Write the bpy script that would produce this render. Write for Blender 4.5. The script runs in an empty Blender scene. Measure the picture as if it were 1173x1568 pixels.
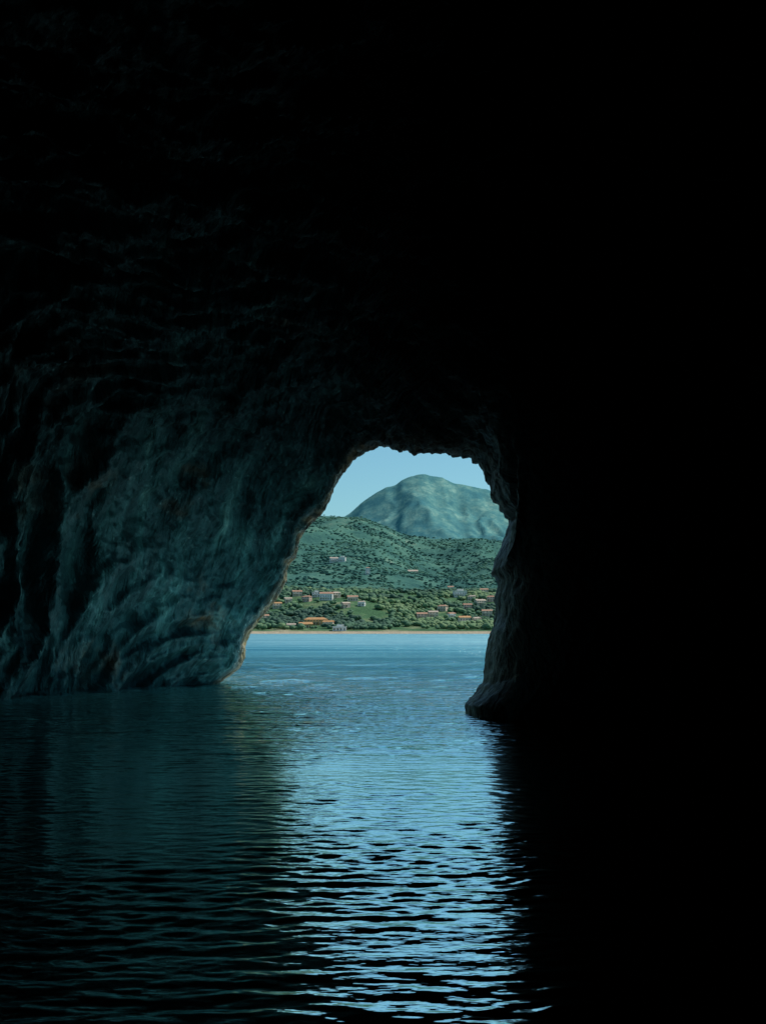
import bpy, math, random
import numpy as np
from mathutils import Vector, noise
random.seed(4); rng=np.random.default_rng(4)
S=bpy.context.scene
# ---------------------------------------------------------------- camera
CAM=np.array([0,0,2.0]); F=1080.9; SC=765/1173; PITCH=math.atan(184*SC/F)
cd=bpy.data.cameras.new("camera"); cam=bpy.data.objects.new("camera",cd); S.collection.objects.link(cam)
cam.location=CAM; cam.rotation_euler=(math.pi/2+PITCH,0,0)
cd.sensor_fit='VERTICAL'; cd.sensor_height=36; cd.lens=38; cd.clip_start=0.1; cd.clip_end=60000
S.camera=cam
def bearing(px,py):
    f=np.array([0,math.cos(PITCH),math.sin(PITCH)]);u=np.array([0,-math.sin(PITCH),math.cos(PITCH)])
    d=f*F+np.array([1,0,0])*(px-586.5)*SC-u*(py-784)*SC
    return d/d[1]
S.view_settings.view_transform='Standard'; S.view_settings.look='None'; S.view_settings.exposure=0
# ---------------------------------------------------------------- light
SE=math.radians(52); SAZ=math.radians(72)   # azimuth clockwise from +Y
sd=Vector((math.sin(SAZ)*math.cos(SE),math.cos(SAZ)*math.cos(SE),math.sin(SE)))
w=bpy.data.worlds.new("World"); S.world=w; w.use_nodes=True
nt=w.node_tree; bg=nt.nodes['Background']; sky=nt.nodes.new('ShaderNodeTexSky'); sky.sky_type='NISHITA'
sky.sun_disc=False; sky.sun_elevation=SE; sky.sun_rotation=SAZ; sky.air_density=1.0; sky.dust_density=0.9; sky.ozone_density=2
tm=nt.nodes.new('ShaderNodeMix'); tm.data_type='RGBA'; tm.blend_type='MULTIPLY'; tm.inputs[0].default_value=1; tm.inputs[7].default_value=(0.64,0.97,0.95,1)
nt.links.new(sky.outputs[0],tm.inputs[6]); nt.links.new(tm.outputs[2],bg.inputs[0]); bg.inputs[1].default_value=0.125
ld=bpy.data.lights.new("sun",'SUN'); ld.energy=3.8; ld.angle=math.radians(0.5); ld.color=(1,0.95,0.86)
sun=bpy.data.objects.new("sun",ld); S.collection.objects.link(sun); sun.rotation_euler=sd.to_track_quat('Z','Y').to_euler()
# ---------------------------------------------------------------- helpers
def mat(name):
    m=bpy.data.materials.new(name); m.use_nodes=True; return m,m.node_tree,m.node_tree.nodes['Principled BSDF']
def N(nt,t,**k):
    n=nt.nodes.new(t)
    for a,v in k.items(): setattr(n,a,v)
    return n
def ramp(nt,fac,stops):
    r=N(nt,'ShaderNodeValToRGB'); e=r.color_ramp.elements
    while len(e)<len(stops): e.new(0.5)
    for i,(p,c) in enumerate(stops): e[i].position=p; e[i].color=(*c,1) if len(c)==3 else c
    nt.links.new(fac,r.inputs[0]); return r.outputs[0]
def noi(nt,vec,scale,detail=6,rough=0.55,dist=0):
    n=N(nt,'ShaderNodeTexNoise'); n.inputs['Scale'].default_value=scale; n.inputs['Detail'].default_value=detail
    n.inputs['Roughness'].default_value=rough; n.inputs['Distortion'].default_value=dist
    if vec is not None: nt.links.new(vec,n.inputs['Vector'])
    return n.outputs['Fac']
def mapn(nt,vec,scale,rot=(0,0,0)):
    m=N(nt,'ShaderNodeMapping'); m.inputs['Scale'].default_value=scale; m.inputs['Rotation'].default_value=rot; nt.links.new(vec,m.inputs[0]); return m.outputs[0]
def mix(nt,fac,a,b,bt='MIX'):
    m=N(nt,'ShaderNodeMix',data_type='RGBA',blend_type=bt)
    for s,v in ((0,fac),(6,a),(7,b)):
        if isinstance(v,(int,float)): m.inputs[s].default_value=v
        elif isinstance(v,tuple): m.inputs[s].default_value=(*v,1)
        else: nt.links.new(v,m.inputs[s])
    return m.outputs[2]
def mrange(nt,src,a,b,c=0.0,d=1.0):
    r=N(nt,'ShaderNodeMapRange'); nt.links.new(src,r.inputs[0])
    for i,v in enumerate((a,b,c,d)): r.inputs[i+1].default_value=v
    return r.outputs[0]
def math_(nt,op,a,b):
    m=N(nt,'ShaderNodeMath',operation=op)
    for i,v in enumerate((a,b)):
        if isinstance(v,(int,float)): m.inputs[i].default_value=v
        else: nt.links.new(v,m.inputs[i])
    return m.outputs[0]
def grey(nt,val,k=(1,1,1)):
    v=N(nt,'ShaderNodeCombineColor')
    for i,q_ in enumerate(k): nt.links.new(math_(nt,'MULTIPLY',val,q_),v.inputs[i])
    return v.outputs[0]
def bump(nt,h,dist,strength=1,prev=None):
    b=N(nt,'ShaderNodeBump'); b.inputs['Distance'].default_value=dist; b.inputs['Strength'].default_value=strength
    nt.links.new(h,b.inputs['Height'])
    if prev is not None: nt.links.new(prev,b.inputs['Normal'])
    return b.outputs[0]
def gridmesh(name,V,nr,nc,m,smooth=True,attrs=None,flip=False):
    me=bpy.data.meshes.new(name); n=nr*nc
    me.vertices.add(n); me.vertices.foreach_set('co',V.reshape(-1).astype(np.float32))
    i=np.arange(nr-1)[:,None]*nc+np.arange(nc-1)[None,:]; i=i.reshape(-1)
    f=np.stack([i,i+1,i+nc+1,i+nc],1)
    if flip: f=f[:,::-1]
    fl=len(f); me.loops.add(fl*4); me.loops.foreach_set('vertex_index',f.reshape(-1).astype(np.int32))
    me.polygons.add(fl); me.polygons.foreach_set('loop_start',(np.arange(fl)*4).astype(np.int32))
    me.polygons.foreach_set('use_smooth',np.full(fl,smooth)); me.update(calc_edges=True); me.validate()
    for k,(ty,a) in (attrs or {}).items():
        at=me.attributes.new(k,ty,'POINT'); at.data.foreach_set('vector' if ty=='FLOAT_VECTOR' else 'value',a.reshape(-1).astype(np.float32))
    me.materials.append(m); o=bpy.data.objects.new(name,me); S.collection.objects.link(o); return o
# ---------------------------------------------------------------- rock cave
m,t,b=mat("cave_rock")
at=N(t,'ShaderNodeAttribute',attribute_name='fold').outputs['Vector']
geo=N(t,'ShaderNodeNewGeometry').outputs['Position']
n1=noi(t,geo,0.35,8,0.6); n2=noi(t,mapn(t,at,(0.3,1.4,1),(0,0,0.42)),1.0,8,0.62,0.4); n3=noi(t,geo,2.2,8,0.6)
c1=ramp(t,n2,[(0.40,(0.008,0.03,0.033)),(0.52,(0.018,0.07,0.073)),(0.61,(0.04,0.145,0.14)),(0.71,(0.14,0.34,0.30))])  # bright stops double as painted highlights along the folds
c2=ramp(t,n3,[(0.38,(0.06,0.034,0.015)),(0.65,(0.5,0.29,0.12))])
f=ramp(t,n1,[(0.58,(0,0,0)),(0.68,(1,1,1))])
dm=N(t,'ShaderNodeSeparateXYZ'); t.links.new(at,dm.inputs[0])
px_=N(t,'ShaderNodeSeparateXYZ'); t.links.new(geo,px_.inputs[0])
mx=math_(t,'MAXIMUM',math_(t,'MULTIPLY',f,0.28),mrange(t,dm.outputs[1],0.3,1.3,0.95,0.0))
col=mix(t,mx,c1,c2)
dk=math_(t,'MULTIPLY',mrange(t,dm.outputs[1],2,15,1.0,0.32),mrange(t,px_.outputs[2],3,9,1.0,0.22))   # cave gloom painted into the albedo, deeper in and overhead
dk=math_(t,'MULTIPLY',dk,mrange(t,px_.outputs[0],-3.2,0.5,1.0,0.12))  # shade of the right-hand rock painted into the albedo too
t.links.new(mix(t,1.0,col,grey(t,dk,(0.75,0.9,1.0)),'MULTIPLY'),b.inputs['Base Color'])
t.links.new(mrange(t,dm.outputs[1],3,20,0.36,0.55),b.inputs['Roughness']); b.inputs['Specular Tint'].default_value=(0.25,0.9,1,1)
t.links.new(math_(t,'MULTIPLY',mrange(t,px_.outputs[2],3,9,0.45,0.16),mrange(t,px_.outputs[0],-3,1,1,0.3)),b.inputs['Specular IOR Level'])
bb=bump(t,noi(t,mapn(t,at,(0.35,1.9,1),(0,0,0.42)),1.1,7,0.6,0.6),0.42,1)
bb=bump(t,n3,0.14,0.9,bb); t.links.new(bb,b.inputs['Normal'])
rock=m
out=[(335,1048),(350,1037),(368,1024),(376,1008),(377,987),(384,968),(396,953),(410,935),(425,916),(438,892),(442,867),(454,853),(459,826),(474,806),(492,788),(505,765),(514,742),(527,724),(540,705),(560,694),(580,688),(597,685),(615,691),(640,693),(670,698),(695,699),(716,700),(730,713),(743,730),(750,747),(756,768),(764,783),(779,797),(773,820),(765,838),(757,858),(752,878),(760,892),(758,920),(757,950),(750,970),(744,1000),(743,1025),(738,1045),(725,1062),(711,1078),(712,1092)]
dl=bearing(*out[0]); dr=bearing(*out[-1]); yl=-2/dl[2]; yr=-2/dr[2]
P=[]
al=np.concatenate([[0],np.cumsum(np.hypot(np.diff([o[0] for o in out]),np.diff([o[1] for o in out])))]); al/=al[-1]
for o,a in zip(out,al):
    k=(a-0.12)/0.6; k=min(max(k,0),1); k=k*k*(3-2*k)
    P.append(CAM+bearing(*o)*(yl+(yr-yl)*k))
P=np.array(P)
NT=560; tt=np.linspace(0,1,NT)
M=np.stack([np.interp(tt,al,P[:,i]) for i in range(3)],1)
cen=np.array([(M[0,0]+M[-1,0])/2,(M[0,1]+M[-1,1])/2,2.5])
def arch(L,R,A,p=0.85):
    ph=np.pi*(1-tt); c=np.cos(ph); s=np.sin(ph)
    c=np.sign(c)*np.abs(c)**0.9; s=s**p
    k=(c+1)/2
    return np.stack([L[0]+(R[0]-L[0])*k, L[1]+(R[1]-L[1])*k, A*s],1)
def grow(sc,dy,side):
    Q=cen+(M-cen)*np.array([sc,sc,sc]); Q[:,2]=np.maximum(M[:,2],0)*sc*1.0
    Q[:,1]+=dy; return Q
A1=arch((-7.6,yl-3.2),(3.6,yr-2.0),10.2)
k=tt[:,None]
odir=np.concatenate([-0.3+0.55*k,np.ones_like(k),np.zeros_like(k)],1)
def ext(sc,d):
    Q=cen+(M-cen)*sc; Q[:,2]=M[:,2]*sc
    return Q+odir*d
ctrl=[(-70,ext(9,-60)),(-30,ext(8.0,-8)),(-18,ext(4.5,1)),(-8,ext(2.2,3)),(-4,ext(1.4,2.4)),(-1.6,ext(1.09,1.1)),(0,M)]
G1=grow(1.03,-0.9,0); G2=0.5*grow(1.22,-2.6,0)+0.5*A1
ctrl+=[(1.0,G1),(3.2,G2),(12,arch((-11.8,31),(6.0,21),13.5)),(24,arch((-14.5,20),(8.5,13),16)),(38,arch((-15,7),(9,4),16)),(50,arch((-12,-4),(8,-5),13)),(58,arch((-5,-10),(3,-10),6)),(62,arch((-1,-11),(0,-11),0.5))]
cd_=np.array([c[0] for c in ctrl],float); cr=np.array([c[1] for c in ctrl])
D=np.concatenate([np.linspace(-70,-18,14)[:-1],np.linspace(-18,-2,24)[:-1],np.linspace(-2,3.2,60)[:-1],np.linspace(3.2,24,270)[:-1],np.linspace(24,62,90)])
def crs(x):
    j=min(max(np.searchsorted(cd_,x)-1,0),len(cd_)-2); h=cd_[j+1]-cd_[j]; u=(x-cd_[j])/h
    def tan(i):
        if i==0: return (cr[1]-cr[0])/(cd_[1]-cd_[0])
        if i==len(cd_)-1: return (cr[-1]-cr[-2])/(cd_[-1]-cd_[-2])
        a=(cr[i+1]-cr[i])/(cd_[i+1]-cd_[i]); bb=(cr[i]-cr[i-1])/(cd_[i]-cd_[i-1])
        return 2*a*bb/(a+bb+1e-9)*((a*bb)>0)
    m0,m1=tan(j),tan(j+1)
    return (2*u**3-3*u**2+1)*cr[j]+(u**3-2*u**2+u)*h*m0+(-2*u**3+3*u**2)*cr[j+1]+(u**3-u**2)*h*m1
NB=4
V=[];Fo=[]
for d in D:
    R=crs(d); c=R.mean(0); c[2]*=0.4
    seg=np.linalg.norm(np.diff(R,axis=0),axis=1); T=np.concatenate([[0],np.cumsum(seg)]); T-=T[-1]/2
    amp=np.interp(d,[-70,-8,-1.5,0,1,3.5,12,62],[2.5,1.0,0.2,0.05,0.2,0.95,1.6,1.7])
    cr_=np.interp(d,[-70,-3,-1,0,1.5,5,62],[0,0.1,0.2,0.2,0.25,0.2,0.2])
    R2=R.copy()
    for i in range(NT):
        p=R[i]; r=Vector(p-c); r.normalize()
        warp=noise.noise(Vector((p[0]*0.15,p[1]*0.15,p[2]*0.15)))*3
        sl=d*0.5+T[i]*0.32+warp*0.7; qq=T[i]*0.1-d*0.065
        n=1-abs(noise.noise(Vector((qq,sl,0.3))))*2.4
        n2_=1-abs(noise.noise(Vector((qq*2.2+9,sl*2.3,4.3))))*2.2
        n5_=1-abs(noise.noise(Vector((qq*4.5+3,sl*5.1,8.3))))*2.2
        n3_=noise.fractal(Vector(p)*0.7,0.9,2.1,4)
        n4_=noise.fractal(Vector(p)*2.6,0.7,2.1,3)
        h=amp*(0.8-0.46*n-0.36*n2_-0.17*n5_+0.25*n3_)+cr_*n4_*0.6
        R2[i]=p+np.array(r)*h
    R2[:,2]=np.maximum(R2[:,2],0.0)*1.0
    a=R2[0].copy(); z=R2[-1].copy()
    pre=np.array([[a[0],a[1],-3*(1-j/NB)-0.02] for j in range(NB)])
    post=np.array([[z[0],z[1],-3*((j+1)/NB)-0.02] for j in range(NB)])
    V.append(np.concatenate([pre,R2,post]))
    TT=np.concatenate([np.full(NB,T[0]),T,np.full(NB,T[-1])])
    Fo.append(np.stack([TT,np.full_like(TT,d),np.zeros_like(TT)],1))
V=np.array(V);Fo=np.array(Fo)
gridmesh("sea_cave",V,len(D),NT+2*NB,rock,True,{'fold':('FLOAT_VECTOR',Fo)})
# ---------------------------------------------------------------- sea
m,t,b=mat("sea_water"); t.nodes.remove(b); outn=t.nodes['Material Output']
geo=N(t,'ShaderNodeNewGeometry').outputs['Position']
sx=N(t,'ShaderNodeSeparateXYZ'); t.links.new(geo,sx.inputs[0])
wind_paint=noi(t,mapn(t,geo,(0.02,0.07,1)),1,14,0.86)
base=ramp(t,wind_paint,[(0.40,(0.012,0.13,0.19)),(0.5,(0.03,0.23,0.29)),(0.60,(0.11,0.42,0.49))])  # wind-ruffled dark and bright streaks painted as sea colour
base=mix(t,1.0,base,grey(t,mrange(t,sx.outputs[1],28,60,0.15,1.0)),'MULTIPLY')   # cave shade painted into the diffuse colour, masking the sun edge at the mouth
h1=noi(t,mapn(t,geo,(0.45,1.3,1)),1.0,4,0.6); h2=noi(t,mapn(t,geo,(3,8,1)),1.0,3,0.5)
mm=math_(t,'MULTIPLY',h1,mrange(t,sx.outputs[1],16,38))
nb=bump(t,mm,0.8,1); nb=bump(t,h2,0.009,1,nb)
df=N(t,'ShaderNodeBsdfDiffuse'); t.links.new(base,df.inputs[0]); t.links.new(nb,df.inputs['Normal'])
gl=N(t,'ShaderNodeBsdfGlossy'); t.links.new(nb,gl.inputs['Normal'])
gt=ramp(t,wind_paint,[(0.42,(0.42,0.72,0.80)),(0.58,(0.80,1.0,1.0))])  # uneven reflection painted into the gloss tint, same streak noise
t.links.new(mix(t,mrange(t,sx.outputs[1],30,55),(0.84,1.0,1.0),gt),gl.inputs[0])
t.links.new(mrange(t,sx.outputs[1],40,200,0.04,0.45),gl.inputs['Roughness'])
fr=N(t,'ShaderNodeFresnel'); fr.inputs[0].default_value=3.6; t.links.new(nb,fr.inputs['Normal'])
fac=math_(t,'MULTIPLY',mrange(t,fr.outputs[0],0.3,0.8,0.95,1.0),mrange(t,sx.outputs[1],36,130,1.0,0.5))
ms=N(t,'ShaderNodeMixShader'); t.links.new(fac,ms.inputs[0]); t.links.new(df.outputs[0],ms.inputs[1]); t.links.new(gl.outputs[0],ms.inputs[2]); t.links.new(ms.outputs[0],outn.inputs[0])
xs=np.concatenate([-np.geomspace(18,6000,30)[::-1],np.linspace(-16,-8,90),np.linspace(-8,-2.5,150)[1:],np.linspace(-2.5,3,300)[1:],np.linspace(3,10,80)[1:],np.geomspace(12,6000,30)])
ys=[-4000,-1000,-200,-40,-12,-6,0]; y=2.0
while y<1400: ys.append(y); y+=max(0.015,0.003*y if y<75 else 0.03*y)
ys+= [2500,6000]
ys=np.array(ys); X,Y=np.meshgrid(xs,ys)
dys=np.gradient(ys)[:,None]*np.ones_like(X); dxs=np.gradient(xs)[None,:]*np.ones_like(X)
Z=np.zeros_like(X)
patch=0.85+0.3*np.sin(X*0.9+1.3+0.5*np.sin(Y*0.9))*np.sin(Y*0.7+X*0.3)+0.25*np.sin(Y*1.31-0.6*X+2)
patch*=np.interp(Y,[0,5,7.5,11,16,26,60],[1.9,1.8,1.35,0.9,0.8,0.95,1.1])
for i in range(150):
    lam=0.06*(6.0**rng.random()); th=rng.normal(0,0.42); kx=math.sin(th)*2*math.pi/lam; ky=math.cos(th)*2*math.pi/lam
    a=0.0118*lam/(2*math.pi)
    vis=np.clip(lam/(2.5*dys)-0.8,0,1)*np.clip(lam/(2.5*dxs*max(abs(math.sin(th)),0.15))-0.8,0,1)
    Z+=a*np.sin(kx*X+ky*Y+rng.random()*6.28)*vis
for i in range(24):
    lam=0.36*(2.2**rng.random()); th=rng.normal(0.05,0.35); kx=math.sin(th)*2*math.pi/lam; ky=math.cos(th)*2*math.pi/lam
    Z+=0.006*lam/(2*math.pi)*np.sin(kx*X+ky*Y+rng.random()*6.28)*np.clip(lam/(2.5*dys)-0.8,0,1)*np.clip(lam/(2.5*dxs*0.4)-0.8,0,1)
far=np.clip((Y-18)/25,0,1)
for i in range(40):
    lam=0.9*(5**rng.random()); th=rng.normal(0.1,0.5); kx=math.sin(th)*2*math.pi/lam; ky=math.cos(th)*2*math.pi/lam
    vis=np.clip(lam/(2.5*dys)-0.8,0,1)*np.clip(lam/(2.5*dxs*max(abs(math.sin(th)),0.15))-0.8,0,1)
    Z+=0.014*lam/(2*math.pi)*np.sin(kx*X+ky*Y+rng.random()*6.28)*vis*far
Z*=patch
gridmesh("sea",np.stack([X,Y,Z],2),len(ys),len(xs),m,True)
# ---------------------------------------------------------------- terrain
E_x=np.array([-0.4,-0.15,-0.055,-0.02,0.018,0.066,0.11,0.4])*3000
E_v=np.array([0.10,0.118,0.1115,0.1085,0.0935,0.0875,0.0865,0.07])
def fbm(x,y,s,o=5,seed=0): return noise.fractal(Vector((x*s,y*s,seed)),0.9,2.0,o)
def H(x,y):
    base=np.interp(y,[1150,1192,1200,1222,1260,1350,1500,1600,1750,1900,2300,2700,3000,3400,4200],[-6,-1,0.5,4,6,16,47,58,64,84,168,252,315,230,60])
    e=np.interp(x,E_x,E_v)/0.105
    k=min(max((y-1700)/900,0),1)
    z=base*(1+(e-1)*k)
    z+=fbm(x,y,0.006,4,1)*7*min(max((y-1230)/200,0),1)
    if y>1700: z+=(fbm(x,y,0.0018,5,2)*38-abs(noise.noise(Vector((x*0.004,y*0.0012,5))))*55*1.0)*min((y-1700)/700,1)*(1-0.75*max(0,1-abs(y-3000)/250))
    return z
m,t,b=mat("coast_ground")
geo=N(t,'ShaderNodeNewGeometry').outputs['Position']
g=ramp(t,noi(t,geo,0.02,8,0.65),[(0.3,(0.04,0.10,0.045)),(0.5,(0.07,0.15,0.07)),(0.6,(0.15,0.20,0.10)),(0.68,(0.38,0.34,0.23))])
g2=ramp(t,noi(t,geo,0.011,12,0.75),[(0.38,(0.028,0.095,0.085)),(0.5,(0.055,0.15,0.12)),(0.60,(0.09,0.20,0.15)),(0.68,(0.24,0.29,0.22))])  # upper hill tones have distance haze painted in
sx=N(t,'ShaderNodeSeparateXYZ'); t.links.new(geo,sx.inputs[0])
c=mix(t,mrange(t,sx.outputs[1],1650,1900),g,g2)
c=mix(t,mrange(t,sx.outputs[2],2.3,3.4),(0.42,0.34,0.24),c)
t.links.new(c,b.inputs['Base Color']); b.inputs['Roughness'].default_value=0.95; b.inputs['Specular IOR Level'].default_value=0.1
t.links.new(bump(t,noi(t,geo,0.06,6,0.7),5,1),b.inputs['Normal'])
gx=np.linspace(-900,900,260); gy=np.concatenate([np.linspace(1150,1700,140)[:-1],np.linspace(1700,4200,200)])
V=np.array([[(x,y,H(x,y)) for x in gx] for y in gy])
gridmesh("coastal_hills",V,len(gy),len(gx),m,True)
# mountain
MP=[(200,930),(440,850),(495,812),(535,786),(556,768),(575,756),(592,745),(606,741),(617,733),(630,729),(648,727),(664,729),(678,730),(692,738),(712,743),(745,749),(785,764),(850,800),(1000,860)]
YM=7000
mxp=np.array([bearing(*p)[0]*YM for p in MP]); mzp=np.array([bearing(*p)[2]*YM+2 for p in MP])
def HM(x,y):
    r=np.interp(x,mxp,mzp); r+=fbm(x,0,0.006,5,9)*9
    u=(y-YM); s=np.interp(u,[-2600,-1500,-800,-300,-60,0,300,2500],[0.08,0.36,0.62,0.85,0.97,1.0,0.9,0.1])
    kk=min(abs(u)/500,1)
    sp=abs(noise.noise(Vector((x*0.0027+0.6*fbm(x,y,0.001,3,4)+y*0.0004,y*0.001,2))))
    sp2=abs(noise.noise(Vector((x*0.008+fbm(x,y,0.002,3,4),y*0.0025,7))))
    return r*s+kk*(35-sp*85-sp2*45+fbm(x,y,0.003,6,6)*32)
m,t,b=mat("mountain_slope")
geo=N(t,'ShaderNodeNewGeometry').outputs['Position']
a1=ramp(t,noi(t,mapn(t,geo,(1,0.6,1)),0.005,15,0.82,0.2),[(0.44,(0.06,0.18,0.20)),(0.495,(0.09,0.225,0.225)),(0.54,(0.12,0.26,0.245)),(0.59,(0.20,0.345,0.30))])  # aerial haze baked into these bluish slope colours
t.links.new(a1,b.inputs['Base Color']); b.inputs['Roughness'].default_value=1; b.inputs['Specular IOR Level'].default_value=0
t.links.new(bump(t,noi(t,geo,0.01,8,0.7),10,1),b.inputs['Normal'])
gx=np.linspace(-2500,2500,420); gy=np.linspace(YM-2600,YM+1500,260)
V=np.array([[(x,y,HM(x,y)) for x in gx] for y in gy])
gridmesh("mountain",V,len(gy),len(gx),m,True)
# ---------------------------------------------------------------- villas
def flat(name,c,r=0.8,var=0.15,sc=0.5):
    m,t,b=mat(name); g=N(t,'ShaderNodeNewGeometry').outputs['Position']
    c2=tuple(v*(1-var*2) for v in c)
    t.links.new(ramp(t,noi(t,g,sc,5),[(0.3,c2),(0.7,c)]),b.inputs['Base Color']); b.inputs['Roughness'].default_value=r; return m
walls=[flat("white_plaster",(0.8,0.77,0.72)),flat("cream_plaster",(0.74,0.60,0.45)),flat("pink_plaster",(0.68,0.48,0.37)),flat("ochre_plaster",(0.66,0.40,0.15))]
roofs=[flat("terracotta_tiles",(0.48,0.26,0.17)),flat("orange_tiles",(0.56,0.29,0.12)),flat("pale_tiles",(0.52,0.41,0.33))]
glass=flat("window_glass",(0.04,0.06,0.08),0.2)
def mesh(name,vs,fs,m,par):
    me=bpy.data.meshes.new(name); me.from_pydata(vs,[],fs); me.materials.append(m); o=bpy.data.objects.new(name,me); S.collection.objects.link(o); o.parent=par; return o
def box(vs,fs,x0,x1,y0,y1,z0,z1):
    k=len(vs); vs+=[(x,y,z) for z in (z0,z1) for (x,y) in ((x0,y0),(x1,y0),(x1,y1),(x0,y1))]
    fs+=[[k+i for i in f] for f in ((0,3,2,1),(4,5,6,7),(0,1,5,4),(1,2,6,5),(2,3,7,6),(3,0,4,7))]
spots=[]
def spot(px,py):
    d=bearing(px,py); y=1200.
    while y<3300:
        if H(d[0]*y,y)>=2+d[2]*y: break
        y+=3
    return d[0]*y,y
def villa(px,py,w_,h_,wi=0,ri=0,rot=0,kind='gable'):
    x,y=spot(px,py); z=H(x,y); d_=w_*0.6 if w_<22 else 11
    e=bpy.data.objects.new("villa",None); S.collection.objects.link(e); e.location=(x,y,z); e.rotation_euler=(0,0,rot)
    vs,fs=[],[]; box(vs,fs,-w_/2,w_/2,-d_/2,d_/2,-6,h_); mesh("walls",vs,fs,walls[wi],e)
    W,Dp=w_/2+0.6,d_/2+0.6; rh=d_*0.24
    if kind=='flat':
        vs,fs=[],[]; box(vs,fs,-W,W,-Dp,Dp,h_+.003,h_+0.5); box(vs,fs,-w_*.2,w_*.2,-d_*.2,d_*.2,h_+.503,h_+2.6); mesh("roof",vs,fs,walls[0],e)
    else:
        i=d_*0.5 if kind=='hip' else 0
        vs=[(-W,-Dp,h_),(W,-Dp,h_),(W,Dp,h_),(-W,Dp,h_),(-W+i,0,h_+rh),(W-i,0,h_+rh)]
        fs=[(0,1,5,4),(2,3,4,5),(1,2,5),(3,0,4),(3,2,1,0)]; vs=[(a,b_,c_+0.01) for a,b_,c_ in vs]; mesh("roof",vs,fs,roofs[ri],e)
    vs,fs=[],[]; n=max(2,int(w_/3.4)); fl=max(1,int(h_/3))
    for f_ in range(fl):
        for i in range(n):
            xx=-w_/2+(i+0.5)*w_/n; hh=1.5 if f_ else 2.1; z0=0.9+f_*3 if f_ else 0.2
            box(vs,fs,xx-0.6,xx+0.6,-d_/2-0.06,-d_/2+0.1,z0,z0+hh)
        box(vs,fs,w_/2-0.1,w_/2+0.06,-0.6,0.6,0.9+f_*3,2.4+f_*3)
    mesh("windows",vs,fs,glass,e)
    vs,fs=[],[]
    box(vs,fs,-w_/2+0.3,w_*0.2,-d_/2-2.4,-d_/2-0.08,2.75,2.95)
    for xx in (-w_/2+0.5,0,w_*0.2-0.3): box(vs,fs,xx-0.15,xx+0.15,-d_/2-2.3,-d_/2-2.0,-4,2.747)
    mesh("porch",vs,fs,walls[0],e)
    vs,fs=[],[]; box(vs,fs,w_*0.25,w_*0.25+0.8,0.4,1.1,h_*0.6,h_+rh+0.9); mesh("chimney",vs,fs,walls[wi],e)
    spots.append((x,y,w_,d_))
L=[(455,913,13,6,1,0,.2,'gable'),(470,921,12,6,2,0,-.5,'hip'),(441,923,10,5,1,2,.4,'gable'),(484,914,11,6,0,2,.1,'flat'),(500,919,17,8,0,0,-.1,'gable'),(514,915,12,6,1,2,.5,'hip'),
(540,920,14,5,1,0,.1,'gable'),(554,928,9,5,0,2,-.3,'hip'),(529,930,11,5,2,2,0.6,'gable'),(424,931,12,6,1,1,.3,'gable'),
(484,957,28,6,3,1,0,'hip'),(468,961,15,4,3,1,.2,'gable'),(503,959,12,5,1,1,-.2,'gable'),(520,966,15,4,0,0,0,'flat'),(446,962,10,4,1,2,.1,'gable'),
(704,914,19,8,0,2,.15,'flat'),(723,920,11,6,1,2,-.4,'hip'),(741,909,12,6,1,0,.1,'gable'),(735,927,14,6,1,2,.4,'gable'),(752,921,11,6,2,0,-.2,'hip'),(716,933,11,6,2,0,.0,'gable'),
(678,936,12,6,1,0,-.5,'hip'),(663,945,12,6,1,2,.2,'gable'),(646,948,13,6,2,0,.1,'gable'),(691,946,10,5,0,0,.6,'gable'),(711,955,14,7,1,1,.2,'gable'),(746,943,13,6,1,0,-.1,'gable'),(730,953,10,5,1,2,.3,'hip'),
(512,861,18,7,0,2,.2,'gable'),(524,860,14,8,0,2,-.2,'flat'),(563,880,8,12,0,0,.2,'hip'),(632,878,20,4,1,2,.1,'gable'),(690,903,11,5,1,0,.1,'gable'),(770,935,14,6,0,0,.2,'gable'),(404,951,12,6,1,0,.2,'gable')]
for a in L: villa(*a)
# ---------------------------------------------------------------- woods
import bmesh
bm=bmesh.new(); bmesh.ops.create_icosphere(bm,subdivisions=2,radius=1); bv=np.array([v.co[:] for v in bm.verts]); bf=np.array([[v.index for v in f.verts] for f in bm.faces]); bm.free()
m,t,b=mat("pine_foliage")
tn=N(t,'ShaderNodeAttribute',attribute_name='tint').outputs['Fac']; geo=N(t,'ShaderNodeNewGeometry').outputs['Position']
c=ramp(t,tn,[(0,(0.04,0.10,0.065)),(0.4,(0.065,0.155,0.085)),(0.75,(0.115,0.22,0.10)),(1,(0.18,0.27,0.12))])
t.links.new(mix(t,0.6,c,ramp(t,noi(t,geo,0.9,3,0.7),[(0.35,(0.4,0.4,0.4)),(0.65,(1,1,1))]),'MULTIPLY'),b.inputs['Base Color']); b.inputs['Roughness'].default_value=0.9
fol=m
m,t,b=mat("hill_scrub")
tn=N(t,'ShaderNodeAttribute',attribute_name='tint').outputs['Fac']
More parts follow.
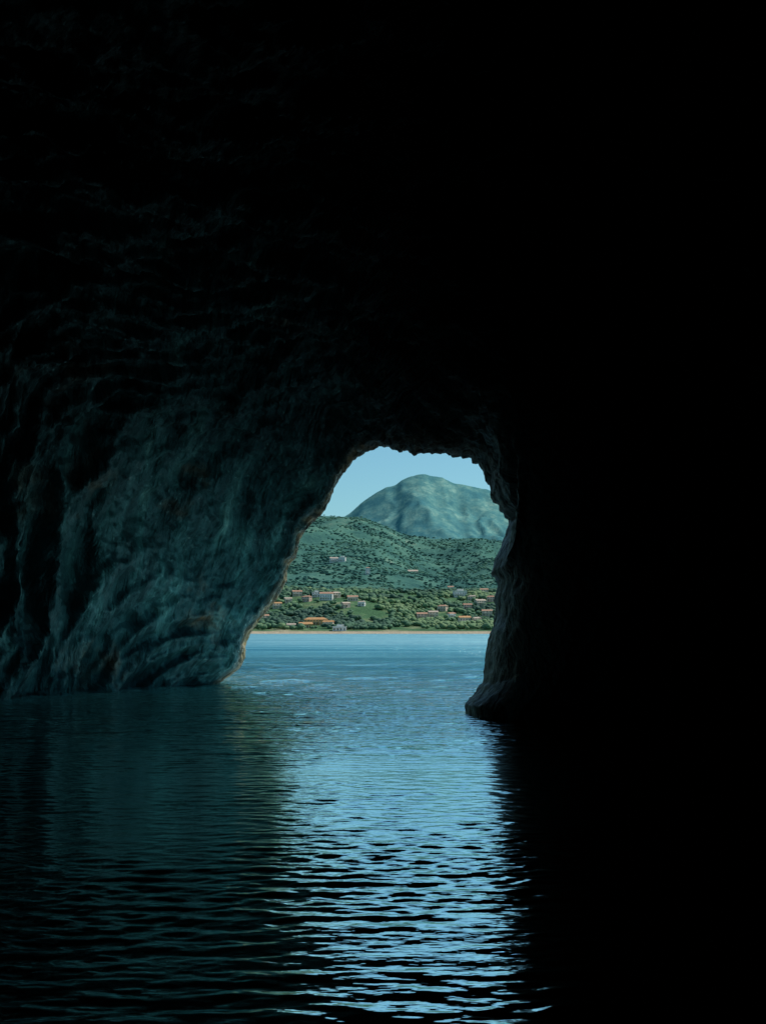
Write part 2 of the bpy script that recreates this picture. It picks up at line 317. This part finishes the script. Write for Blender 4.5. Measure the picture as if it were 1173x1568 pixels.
t.links.new(ramp(t,tn,[(0,(0.028,0.095,0.085)),(0.55,(0.058,0.155,0.12)),(1,(0.11,0.23,0.16))]),b.inputs['Base Color']); b.inputs['Roughness'].default_value=0.95; b.inputs['Specular IOR Level'].default_value=0.1  # scrub greens shifted bluish, haze painted into the colour
scr=m
def wood(name,m,n,ylo,yhi,xr,rlo,rhi,lumps,thr,sq):
    vs=[];ti=[];c=0;tries=0
    while c<n and tries<n*8:
        tries+=1
        y=random.uniform(ylo,yhi); x=random.uniform(-xr,xr)*y/1500
        if fbm(x,y,0.012,3,20)<thr+random.uniform(-.25,.25): continue
        z=H(x,y)
        if z<4.5: continue
        if any(abs(x-s[0])<s[2]/2+3 and -26<y-s[1]<s[3]/2+4 for s in spots): continue
        r=random.uniform(rlo,rhi); tv=min(1,max(0,0.45+fbm(x,y,0.006,3,30)*1.1+random.uniform(-.2,.2)))
        for j in range(lumps):
            rr=r*random.uniform(.55,1); ox,oy=(random.uniform(-.8,.8)*r for _ in range(2))
            jit=rng.uniform(0.72,1.22,(len(bv),1))
            vs.append(bv*jit*np.array([rr,rr,rr*sq])+np.array([x+ox,y+oy,z+r*0.7*sq+random.uniform(0,.7)*r*sq])); ti.append(np.full(len(bv),min(1,max(0,tv+random.uniform(-.12,.12)))))
        c+=1
    k=len(vs); Vv=np.concatenate(vs); Ff=(bf[None]+np.arange(k)[:,None,None]*len(bv)).reshape(-1,3)
    me=bpy.data.meshes.new(name); me.vertices.add(len(Vv)); me.vertices.foreach_set('co',Vv.reshape(-1).astype(np.float32))
    me.loops.add(len(Ff)*3); me.loops.foreach_set('vertex_index',Ff.reshape(-1).astype(np.int32)); me.polygons.add(len(Ff)); me.polygons.foreach_set('loop_start',(np.arange(len(Ff))*3).astype(np.int32)); me.update(calc_edges=True)
    a=me.attributes.new('tint','FLOAT','POINT'); a.data.foreach_set('value',np.concatenate(ti).astype(np.float32))
    me.materials.append(m); o=bpy.data.objects.new(name,me); S.collection.objects.link(o)
wood("pine_wood",fol,3600,1228,1750,260,2.2,4.8,2,-0.15,0.75)
wood("hill_scrub",scr,9000,1750,3150,260,2.0,5.0,1,-0.22,0.4)
